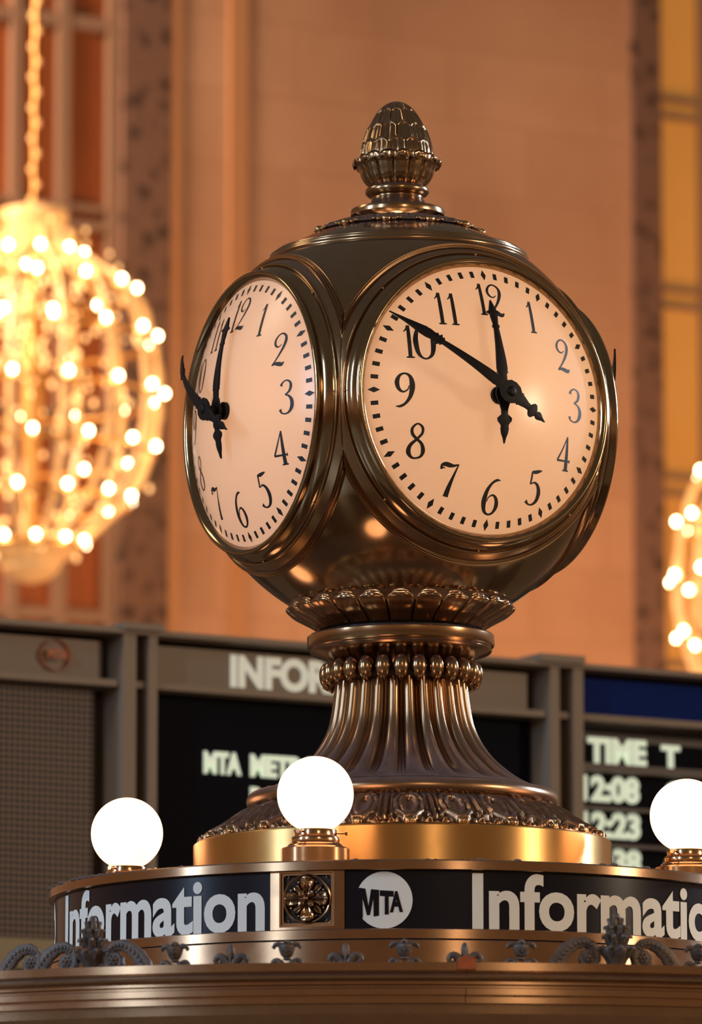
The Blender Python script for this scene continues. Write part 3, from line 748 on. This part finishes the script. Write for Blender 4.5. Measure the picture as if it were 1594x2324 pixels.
for i in range(NM):
    th = 2*PI*(i+0.5-0.35)/NM
    if b0 is None:
        bm = bmesh.new(); ell(bm, (0, 0, 2*P), (15*P, 11*P, 11*P), nu=16, nv=10)
        for q_ in (-1, 0, 1): tube(bm, [(q_*5*P, -9*P, -3*P), (q_*6*P, -9*P, 5*P), (q_*5*P, -3*P, 12*P)], 2*P, n=6)
        b = b0 = link('foot_bead', bm, bronze_bright, clock)
    else: b = b0.copy(); C.objects.link(b); b.parent = clock
    b.location = cyl(452*P, th, V(1911)); b.rotation_euler = (0, 0, th)
# torus
tor = [(330, V(1838.5)), (342, V(1837))]+[(331+21*math.cos(q), V(1819)+20*P*math.sin(q)) for q in [R_(-60+i*13) for i in range(11)]]
tor = [(a, b) for a, b in tor]+[(326, V(1801)), (318, V(1799)), (316, V(1797)), (308, V(1795.5))]
part('torus_moulding', tor, bronze_shaft, 192)
# fluted shaft
NF = 26
def mod_flute(th, s, r, z):
    u = (th*NF/(2*PI)) % 1.0-0.5
    x = abs(u)*2
    lobe = math.sqrt(max(0, 1-(min(x, 0.74)/0.74)**2*0.92)) if x < 0.74 else 0.28+0.28*math.exp(-((x-0.86)/0.06)**2)
    amp = (0.105*ss(1.0, 0.72, s)+0.02*ss(1.02, 0.9, s))*ss(-0.01, 0.02, s)
    return r*(1-amp*(1-lobe)), z
sh = [(150, V(1548)), (151, V(1560)), (154, V(1585)), (158, V(1615)), (164, V(1645)), (174, V(1672)), (190, V(1700)), (212, V(1727)), (238, V(1751)), (266, V(1772)), (292, V(1786)), (312, V(1795.5))]
shaft = part('fluted_shaft', sh, bronze_shaft, NF*30, mod_flute, 50, sub=6)
b0 = None
for i in range(NF):
    th = 2*PI*i/NF
    if b0 is None:
        bm = bmesh.new()
        ell(bm, (0, -3*P, 0), (18.5*P, 18*P, 27*P), nu=18, nv=12); tube(bm, [(0, -8*P, -14*P), (0, -8*P, -24*P), (0, 0, -30*P)], [7*P, 6*P, 4*P], n=10)
        b = b0 = link('bead', bm, bronze, shaft)
    else: b = b0.copy(); C.objects.link(b); b.parent = shaft
    b.location = cyl(166*P, th, V(1533)); b.rotation_euler = (0, 0, th)
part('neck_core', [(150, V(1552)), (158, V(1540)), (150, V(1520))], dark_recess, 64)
# flange
part('flange', [(148, V(1545)), (150, V(1530)), (154, V(1515)), (164, V(1502)), (182, V(1492)), (198, V(1487)), (205, V(1483)), (207, V(1479)), (204, V(1475)), (206, V(1472)), (211, V(1470)), (212.5, V(1467)), (212.5, V(1447)), (210, V(1444)), (205, V(1443)), (150, V(1441))], bronze, 192, smooth=30)
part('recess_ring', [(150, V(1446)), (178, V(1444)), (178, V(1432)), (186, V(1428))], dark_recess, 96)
# lower leaf cup
def leaf_cup(name, prof, n, wfac, lipdrop, m, rib=1.0, phase=0.0, tip=8.5):
    bm = bmesh.new(); pr = cr_spline(prof, 6); L = len(pr)-1
    for i in range(n):
        th0 = 2*PI*(i+phase)/n
        def f(a, s):
            x = (a-0.5)*2; k = s*L; k0 = min(int(k), L-1); fr_ = k-k0
            r = pr[k0][0]*(1-fr_)+pr[k0+1][0]*fr_; z = pr[k0][1]*(1-fr_)+pr[k0+1][1]*fr_
            wd = wfac*(PI/n)*(1-0.14*ss(0.3, 0.75, s)-0.5*ss(0.78, 1.0, s)**1.6)
            bulge = rib*(1-x*x)**0.5*5 - rib*1.2*math.exp(-(x/0.12)**2)
            edge = abs(x)**3*ss(0.35, 0.9, s)*lipdrop
            return cyl((r+bulge)*P, th0+x*wd, z-edge*P)
        grid(bm, f, 14, 34)
        rt, zt_ = pr[int(L*0.86)]; Mt = Matrix.Translation(cyl((rt-1)*P, th0, zt_-1*P)) @ Matrix.Rotation(th0, 4, 'Z')
        ell(bm, (0, 0, 0), (rt*PI/n*0.60*P, tip*P, tip*0.9*P), M=Mt, nu=16, nv=10)
    o = link(name, bm, m, clock, smooth=70)
    s_ = o.modifiers.new('s', 'SOLIDIFY'); s_.thickness = 0.0022; s_.offset = -1
    return o
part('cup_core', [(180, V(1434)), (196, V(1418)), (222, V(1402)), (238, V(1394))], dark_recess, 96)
leaf_cup('leaf_cup', [(184, V(1434)), (200, V(1422)), (222, V(1410)), (241, V(1400)), (252, V(1391)), (256, V(1385)), (254, V(1380)), (247, V(1378)), (240, V(1381))], 24, 0.97, 7, bronze, 1.0, 0.0)
# --- the ball
SR = 480.5; ZC = V(968); AX = [R_(29.5)+k*PI/2 for k in range(4)]
def axis_m(th):
    """dial frame: local x right, local y up, local z outward, origin at the ball centre"""
    n = Vector((math.sin(th), -math.cos(th), 0)); x = Vector((math.cos(th), math.sin(th), 0)); y = Vector((0, 0, 1))
    return Matrix(((x.x, y.x, n.x, 0), (x.y, y.y, n.y, 0), (x.z, y.z, n.z, ZC), (0, 0, 0, 1)))
bm = bmesh.new()
pa0, pa1 = R_(10), R_(148)
grid(bm, lambda a, b: cyl(SR*P*math.sin(pa0+(pa1-pa0)*b), 2*PI*a, ZC+SR*P*math.cos(pa0+(pa1-pa0)*b)), 288, 150, closed_u=True)
kill = []
for f in bm.faces:
    c = (f.calc_center_median()-Vector((0, 0, ZC))).normalized()
    for th in AX:
        if c.dot(Vector((math.sin(th), -math.cos(th), 0))) > math.cos(R_(43.0)): kill.append(f); break
bmesh.ops.delete(bm, geom=kill, context='FACES')
ball = link('ball_body', bm, bronze_body, clock, smooth=60)
def sph(r, p): return (r*math.sin(R_(p))/P, ZC+r*math.cos(R_(p)))
# shoulder moulding: three fine ribs
rp_ = []
for i in range(25):
    a = 34.6+i*3.9/24
    h = 5.5*ss(34.6, 35.4, a)*ss(38.5, 37.9, a)+2.2*math.cos((a-34.6)/3.9*2*PI*3)*ss(34.6, 35.2, a)*ss(38.5, 38.0, a)
    rp_.append(((SR+h+3)*math.sin(R_(a)), ZC+(SR+h+3)*P*math.cos(R_(a))))
rp_.append(((SR-6)*math.sin(R_(38.6)), ZC+(SR-6)*P*math.cos(R_(38.6))))
part('shoulder_moulding', rp_, bronze, 256, smooth=60)
# foliage collar on the crown
def mod_up(th, s, r, z):
    u = (th*12/(2*PI)+0.75) % 1.0-0.5
    edge = 7*abs(math.sin(th*30))
    h = (0.5+relief(u, 1-s)*0.9+0.3*math.sin(th*60)*math.sin(s*14))*6*P*ss(1.0, 0.8, s)
    return r+h*0.5, z+h*0.8
pr = [((SR+3)*math.sin(R_(a)), ZC+(SR+3)*P*math.cos(R_(a))) for a in [12.2+i*0.53 for i in range(22)]]
part('crown_foliage', pr, bronze_relief, 600, mod_up, 60)
b0 = None
for i in range(12):
    th = 2*PI*(i-0.25)/12; a = R_(23.4)
    if b0 is None:
        bm = bmesh.new(); ell(bm, (0, 0, 0), (11*P, 11*P, 9*P), nu=14, nv=9)
        for q_ in (-1, 1):
            ell(bm, (q_*17*P, 2*P, 0), (7*P, 7*P, 4*P), nu=10, nv=7); ell(bm, (q_*28*P, 3*P, 2*P), (6*P, 6*P, 3.5*P), nu=10, nv=7)
        b = b0 = link('crown_bead', bm, bronze_bright, clock)
    else: b = b0.copy(); C.objects.link(b); b.parent = clock
    b.location = cyl((SR+4)*P*math.sin(a), th, ZC+(SR+4)*P*math.cos(a)); b.rotation_euler = (0, 0, th)
# neck under the finial
part('crown_neck', [(108, V(492)), (109, V(484)), (107, V(479)), (100, V(476.5)), (80, V(473)), (70, V(468)), (64, V(460)), (60, V(453)), (60, V(450)), (66, V(447)), (73, V(442)), (74.5, V(437)), (73, V(432)), (66, V(428)), (62, V(424)), (64, V(420))], bronze, 160, smooth=40)
# finial cup and cone
NP = 14
part('finial_core', [(60, V(424)), (74, V(408)), (80, V(385)), (84, V(372)), (70, V(366))], dark_recess, 64)
leaf_cup('finial_cup', [(58, V(424)), (70, V(412)), (77, V(400)), (81, V(388)), (87, V(377)), (96, V(370)), (100, V(369)), (99, V(374))], NP, 0.97, 9, bronze, 0.9, 0.27, 5)
NS = 13; ROWS = 5.9
def mod_cone(th, s, r, z):
    # s: 0 bottom .. 1 top
    y = s**0.9*ROWS; h = 0
    for k in range(-1, 8):
        u = (th*NS/(2*PI)+0.5*(k % 2)) % 1.0-0.5
        tip = k+1.3-0.30*(abs(u)*2)**2.2
        if y < tip:
            d = tip-y; e2 = min(d*0.9, (1-abs(u)*2)*0.62)
            h = 4.4*math.exp(-(e2/0.08)**2)+2.4-1.3*math.exp(-(u/0.05)**2)*(e2 > 0.2)-0.5*math.cos(u*2*PI*3)*ss(0.15, 0.4, e2) - (e2 < 0.035)*3.5
            h += 1.2*(1-min(1, d/1.4))
            break
    return r+(h-2.2)*P*ss(1.0, 0.93, s)*min(1, r/(40*P)), z
cone = [(80, V(385)), (83, V(368)), (82.5, V(355)), (79.5, V(340)), (74, V(320)), (67, V(301)), (57, V(281)), (45, V(262)), (34, V(248)), (22, V(238)), (10, V(232.5)), (0.6, V(231))]
part('pinecone_finial', cone, bronze, 13*30, mod_cone, 60, sub=16)
# rivet screws etc. come with the bezels
# --- bezels
def bezel(th):
    M = axis_m(th)
    def srf(a, h): return ((SR+h)*math.sin(R_(a)), (SR+h)*math.cos(R_(a)))
    inner = [(294, 365), (299, 372), (303, 379), (307, 385), (312, 389.5), (317, 391), (321, 389), (323, 385.5), (324, 383)]
    band = [srf(40.5, 9), srf(41.2, 9.5), srf(42.0, 8.8), srf(42.9, 7), srf(43.5, 5.0), srf(43.75, 3.2)]
    bead = [srf(43.8, 6.5), srf(43.95, 9.0), srf(44.15, 9.8), srf(44.4, 9.0), srf(44.55, 6.0), srf(44.6, 1.5)]
    pr = inner+band+bead
    bm = bmesh.new()
    n = 200
    rows = [[bm.verts.new(M @ Vector((r*P*math.sin(2*PI*i/n), r*P*math.cos(2*PI*i/n), h*P))) for r, h in pr] for i in range(n)]
    for i in range(n):
        for k in range(len(pr)-1): bm.faces.new((rows[i][k], rows[(i+1) % n][k], rows[(i+1) % n][k+1], rows[i][k+1]))
    bz_ = link('bezel', bm, bronze_body, clock, smooth=50)
    # outer ribbed moulding, trimmed where it meets the neighbouring dial
    bm = bmesh.new(); A = [44.6+i*0.125 for i in range(37)]
    def hh(a):
        if a < 46.9: return 1.5
        x = (a-46.9)/2.1
        if x > 1: return -4
        return 3.0+4.2*math.sin(PI*min(1, x*1.02))+1.7*math.cos(x*2*PI*3)
    n = 240; rows = []
    for i in range(n):
        ph = 2*PI*i/n; lim = math.degrees(math.atan(1/max(1e-4, abs(math.sin(ph)))))
        col = []
        for a in A:
            over = a > lim; ae = min(a, lim)
            r, h = srf(ae, hh(a)*(0.25 if over else 1))
            col.append(bm.verts.new(M @ Vector((r*P*math.sin(ph), r*P*math.cos(ph), h*P))))
        rows.append(col)
    for i in range(n):
        for k in range(len(A)-1): bm.faces.new((rows[i][k], rows[(i+1) % n][k], rows[(i+1) % n][k+1], rows[i][k+1]))
    link('outer_moulding', bm, bronze, bz_, smooth=60)
    s0 = None
    for k in range(8):
        q = R_(45*k); r, h = srf(43.6, 6)
        if s0 is None:
            bm = bmesh.new(); ell(bm, (0, 0, 0), (3*P, 3*P, 3*P), nu=10, nv=7); s = s0 = link('screw', bm, bronze_bright, bz_)
        else: s = s0.copy(); C.objects.link(s); s.parent = bz_
        s.location = M @ Vector((r*P*math.sin(q), r*P*math.cos(q), h*P))
# --- dials
DR = 670.0; AP = 447.5
def dome(x, y, up=0.0):
    return AP-(DR-math.sqrt(DR*DR-x*x-y*y))+up
GL = {
 '1': [[(-.13, .80, .02), (-.05, .88, .04), (.0, 1.0, .05)], [(.01, 1.0, .07), (.01, .5, .085), (.01, .02, .085)], [(-.10, .015, .03), (.01, .02, .045), (.13, .015, .03)]],
 '2': [[(.07, .66, .02), (-.05, .59, .035), (-.17, .66, .06), (-.2, .8, .065), (-.11, .95, .045), (.03, 1.0, .04), (.17, .92, .06), (.21, .76, .085), (.13, .52, .07), (-.05, .24, .045), (-.22, .04, .04)],
       [(-.22, .045, .03), (-.1, .085, .07), (.05, .06, .10), (.17, .04, .09), (.25, .11, .02)]],
 '3': [[(-.17, .84, .09), (-.13, .93, .05), (.0, 1.0, .035), (.14, .95, .05), (.19, .82, .08), (.13, .66, .06), (-.02, .57, .03)], [(-.02, .57, .03), (.12, .52, .05), (.22, .38, .09), (.22, .2, .1), (.12, .05, .06), (-.03, 0, .035), (-.17, .05, .045), (-.21, .15, .09)]],
 '4': [[(.12, 1.0, .03), (-.05, .64, .04), (-.24, .29, .05)], [(-.25, .29, .05), (.0, .29, .045), (.26, .29, .04)], [(.25, .24, .03), (.25, .34, .03)], [(.12, 1.0, .05), (.12, .5, .09), (.12, .0, .11)], [(.0, .012, .03), (.12, .02, .045), (.24, .012, .03)]],
 '5': [[(-.10, .93, .05), (.02, .93, .085), (.14, .96, .07), (.26, .99, .02)], [(-.09, .94, .05), (-.10, .75, .05), (-.12, .57, .045)], [(-.12, .57, .02), (.02, .63, .045), (.15, .55, .08), (.22, .36, .11), (.18, .14, .09), (.05, .01, .05), (-.1, .0, .04), (-.21, .09, .09)]],
 '6': [[(.24, .98, .02), (.12, .98, .06), (-.03, .88, .06), (-.16, .66, .09), (-.21, .36, .12), (-.16, .1, .08), (-.02, .0, .045), (.13, .06, .06), (.21, .25, .1), (.17, .45, .08), (.05, .55, .045), (-.08, .48, .03), (-.12, .36, .02)]],
 '7': [[(-.25, .80, .05), (-.24, .92, .06), (-.13, .95, .10), (.0, .92, .10), (.12, .91, .06), (.27, .95, .03)], [(.26, .95, .03), (.14, .62, .06), (.04, .3, .10), (-.02, .02, .125)], [(-.14, .82, .02), (-.2, .86, .03), (-.24, .82, .05)]],
 '8': [[(0, .55, .06), (-.13, .70, .07), (-.14, .87, .06), (.0, 1.0, .04), (.14, .9, .06), (.14, .72, .06), (.0, .55, .06), (-.17, .37, .08), (-.21, .18, .10), (-.12, .03, .06), (.01, .0, .04), (.15, .06, .06), (.20, .22, .09), (.14, .42, .07), (0, .55, .06)]],
 '0': [[(0, 1, .04), (-.15, .92, .065), (-.235, .68, .10), (-.25, .45, .115), (-.2, .16, .09), (-.08, .01, .05), (.06, .0, .045), (.2, .14, .085), (.25, .45, .115), (.22, .74, .09), (.12, .95, .055), (0, 1, .04)]],
}
GL['9'] = [[(-x, 1-y, w) for x, y, w in GL['6'][0]]]
def ribbon(bm, pts, M, cx, cy, s):
    sp = cr_spline(pts, 6); L = []
    for i, (x, y, w_) in enumerate(sp):
        a = sp[max(0, i-1)]; b = sp[min(len(sp)-1, i+1)]; dx, dy = b[0]-a[0], b[1]-a[1]; l = math.hypot(dx, dy) or 1
        nx, ny = -dy/l, dx/l; w_ = max(w_*1.3, 0.022)
        row = []
        for k in (-1, 1):
            X = cx+(x+nx*w_*k/2)*s*1.03; Y = cy+(y-0.5+ny*w_*k/2)*s
            row.append(bm.verts.new(M @ Vector((X*P, Y*P, dome(X, Y, 0.9)*P))))
        L.append(row)
    for a, b in zip(L, L[1:]): bm.faces.new((a[0], a[1], b[1], b[0]))
def hand_mesh(prof, h0, thick):
    """prof: (t along hand, half width) from tail to tip; lies along +y, bent back to follow the dome"""
    bm = bmesh.new(); fr_, bk = [], []
    pr = []
    for (t0, w0), (t1, w1) in zip(prof, prof[1:]):
        n = max(1, int(abs(t1-t0)/8))
        for i in range(n): pr.append((t0+(t1-t0)*i/n, w0+(w1-w0)*i/n))
    pr.append(prof[-1])
    rows = []
    for t_, w_ in pr:
        z = h0-0.00085*t_*t_
        ridge = thick*0.35*min(1, w_/5)
        rows.append([bm.verts.new(Vector(q)*P) for q in ((-w_, t_, z), (0, t_, z+ridge), (w_, t_, z), (w_, t_, z-thick), (-w_, t_, z-thick))])
    for a, b in zip(rows, rows[1:]):
        for k in range(5): bm.faces.new((a[k], a[(k+1) % 5], b[(k+1) % 5], b[k]))
    bm.faces.new(rows[0]); bm.faces.new(rows[-1][::-1])
    return bm
minute_p = [(-109, 0.6), (-100, 3), (-90, 8.5), (-84, 9), (-79, 5), (-77, 9), (-72, 16), (-66, 17), (-61, 13), (-58, 7), (-50, 7.5), (-38, 11), (-30, 13), (-28, 16), (-24, 14), (-14, 22), (0, 25), (14, 22), (24, 13), (30, 11), (34, 15), (37, 11), (44, 12.5),
            (60, 12), (100, 9.5), (150, 7), (185, 5.2), (188, 10), (192, 8), (196, 14), (200, 8), (206, 12), (209, 9), (222, 11), (235, 10.5), (255, 7.5), (275, 4.5), (300, 1.6), (312, 0.8)]
hour_p = [(-110, 0.6), (-98, 3.5), (-88, 8), (-78, 10), (-71, 9), (-67, 11), (-61, 17), (-54, 18), (-49, 12), (-46, 7.5), (-36, 8), (-24, 12), (-12, 18), (0, 21), (12, 18), (24, 14), (28, 10), (45, 10), (48, 14), (52, 12), (56, 13.5),
          (80, 12), (110, 9), (150, 6), (153, 9), (157, 8), (160, 6), (175, 8.5), (183, 9), (187, 17), (190, 15), (193, 9), (205, 5), (217, 0.8)]
def place_hand(name, prof, h0, ang, M, parent, z0):
    o = link(name, hand_mesh(prof, 0.0, 4.5), hand_black, parent, smooth=30)
    o.matrix_local = M @ Matrix.Translation((0, 0, h0*P)) @ Matrix.Rotation(-ang, 4, 'Z')
    return o
def dial(th):
    M = axis_m(th)
    bm = bmesh.new()
    rr = 301.0
    grid(bm, lambda a, b: M @ Vector((rr*b*math.sin(2*PI*a)*P, rr*b*math.cos(2*PI*a)*P, dome(rr*b*math.sin(2*PI*a), rr*b*math.cos(2*PI*a))*P)) if b > 0 else M @ Vector((0.01*P*math.sin(2*PI*a), 0.01*P*math.cos(2*PI*a), AP*P)), 96, 24, closed_u=True)
    d = link('dial', bm, opal, clock, smooth=80)
    bm = bmesh.new()
    for i in range(60):
        q = 2*PI*i/60; big = i % 5 == 0
        sh_ = [(0, 13), (6.5, 0), (0, -13), (-6.5, 0)] if big else [(-4.8, 7.6), (4.8, 7.6), (4.8, -7.6), (-4.8, -7.6)]
        vs = []
        for x, y in sh_:
            y += 282; X = x*math.cos(q)+y*math.sin(q); Y = -x*math.sin(q)+y*math.cos(q)
            vs.append(bm.verts.new(M @ Vector((X*P, Y*P, dome(X, Y, 1.2)*P))))
        bm.faces.new(vs)
    link('minute_track', bm, black_paint, d, smooth=0)
    for hnum in range(1, 13):
        q = 2*PI*hnum/12; cx_, cy_ = 218*math.sin(q), 222*math.cos(q); st = str(hnum)
        bm = bmesh.new(); s = 75
        offs = {1: [0], 2: {'10': [-15, 19], '11': [-15, 15], '12': [-19, 15]}.get(st)}[len(st)]
        for ch, ox in zip(st, offs):
            for stroke in GL[ch]: ribbon(bm, stroke, M, cx_+ox, cy_, s)
        link('numeral', bm, black_paint, d, smooth=0)
    bm = bmesh.new()
    prof = [(20, AP-4), (20, AP+8), (17, AP+10), (10, AP+11), (9, AP+46), (12, AP+47), (12, AP+58), (9, AP+62), (5, AP+63), (0.3, AP+63)]
    n = 32; rows = [[bm.verts.new(M @ Vector((r*P*math.sin(2*PI*i/n), r*P*math.cos(2*PI*i/n), h*P))) for r, h in prof] for i in range(n)]
    for i in range(n):
        for k in range(len(prof)-1): bm.faces.new((rows[i][k], rows[(i+1) % n][k], rows[(i+1) % n][k+1], rows[i][k+1]))
    link('hand_arbor', bm, hand_black, d, smooth=40)
    place_hand('hour_hand', hour_p, 474, R_(-2.6), M, d, 0)
    place_hand('minute_hand', minute_p, 505, R_(-56.5), M, d, 0)
for k, th in enumerate(AX):
    bezel(th); dial(th)
# lamps inside the ball, behind the opal dials
def inner(name, loc, e, r=0.03):
    l = bpy.data.lights.new(name, 'POINT'); l.energy = e; l.color = (1.0, 0.73, 0.48); l.shadow_soft_size = r
    o = bpy.data.objects.new(name, l); C.objects.link(o); o.location = loc
inner('dial_lamp', (0, 0, ZC), 5.0, 0.06)
for th in AX:
    M = axis_m(th); inner('dial_lamp', M @ Vector((110*P, 30*P, 250*P)), 0.8, 0.09)
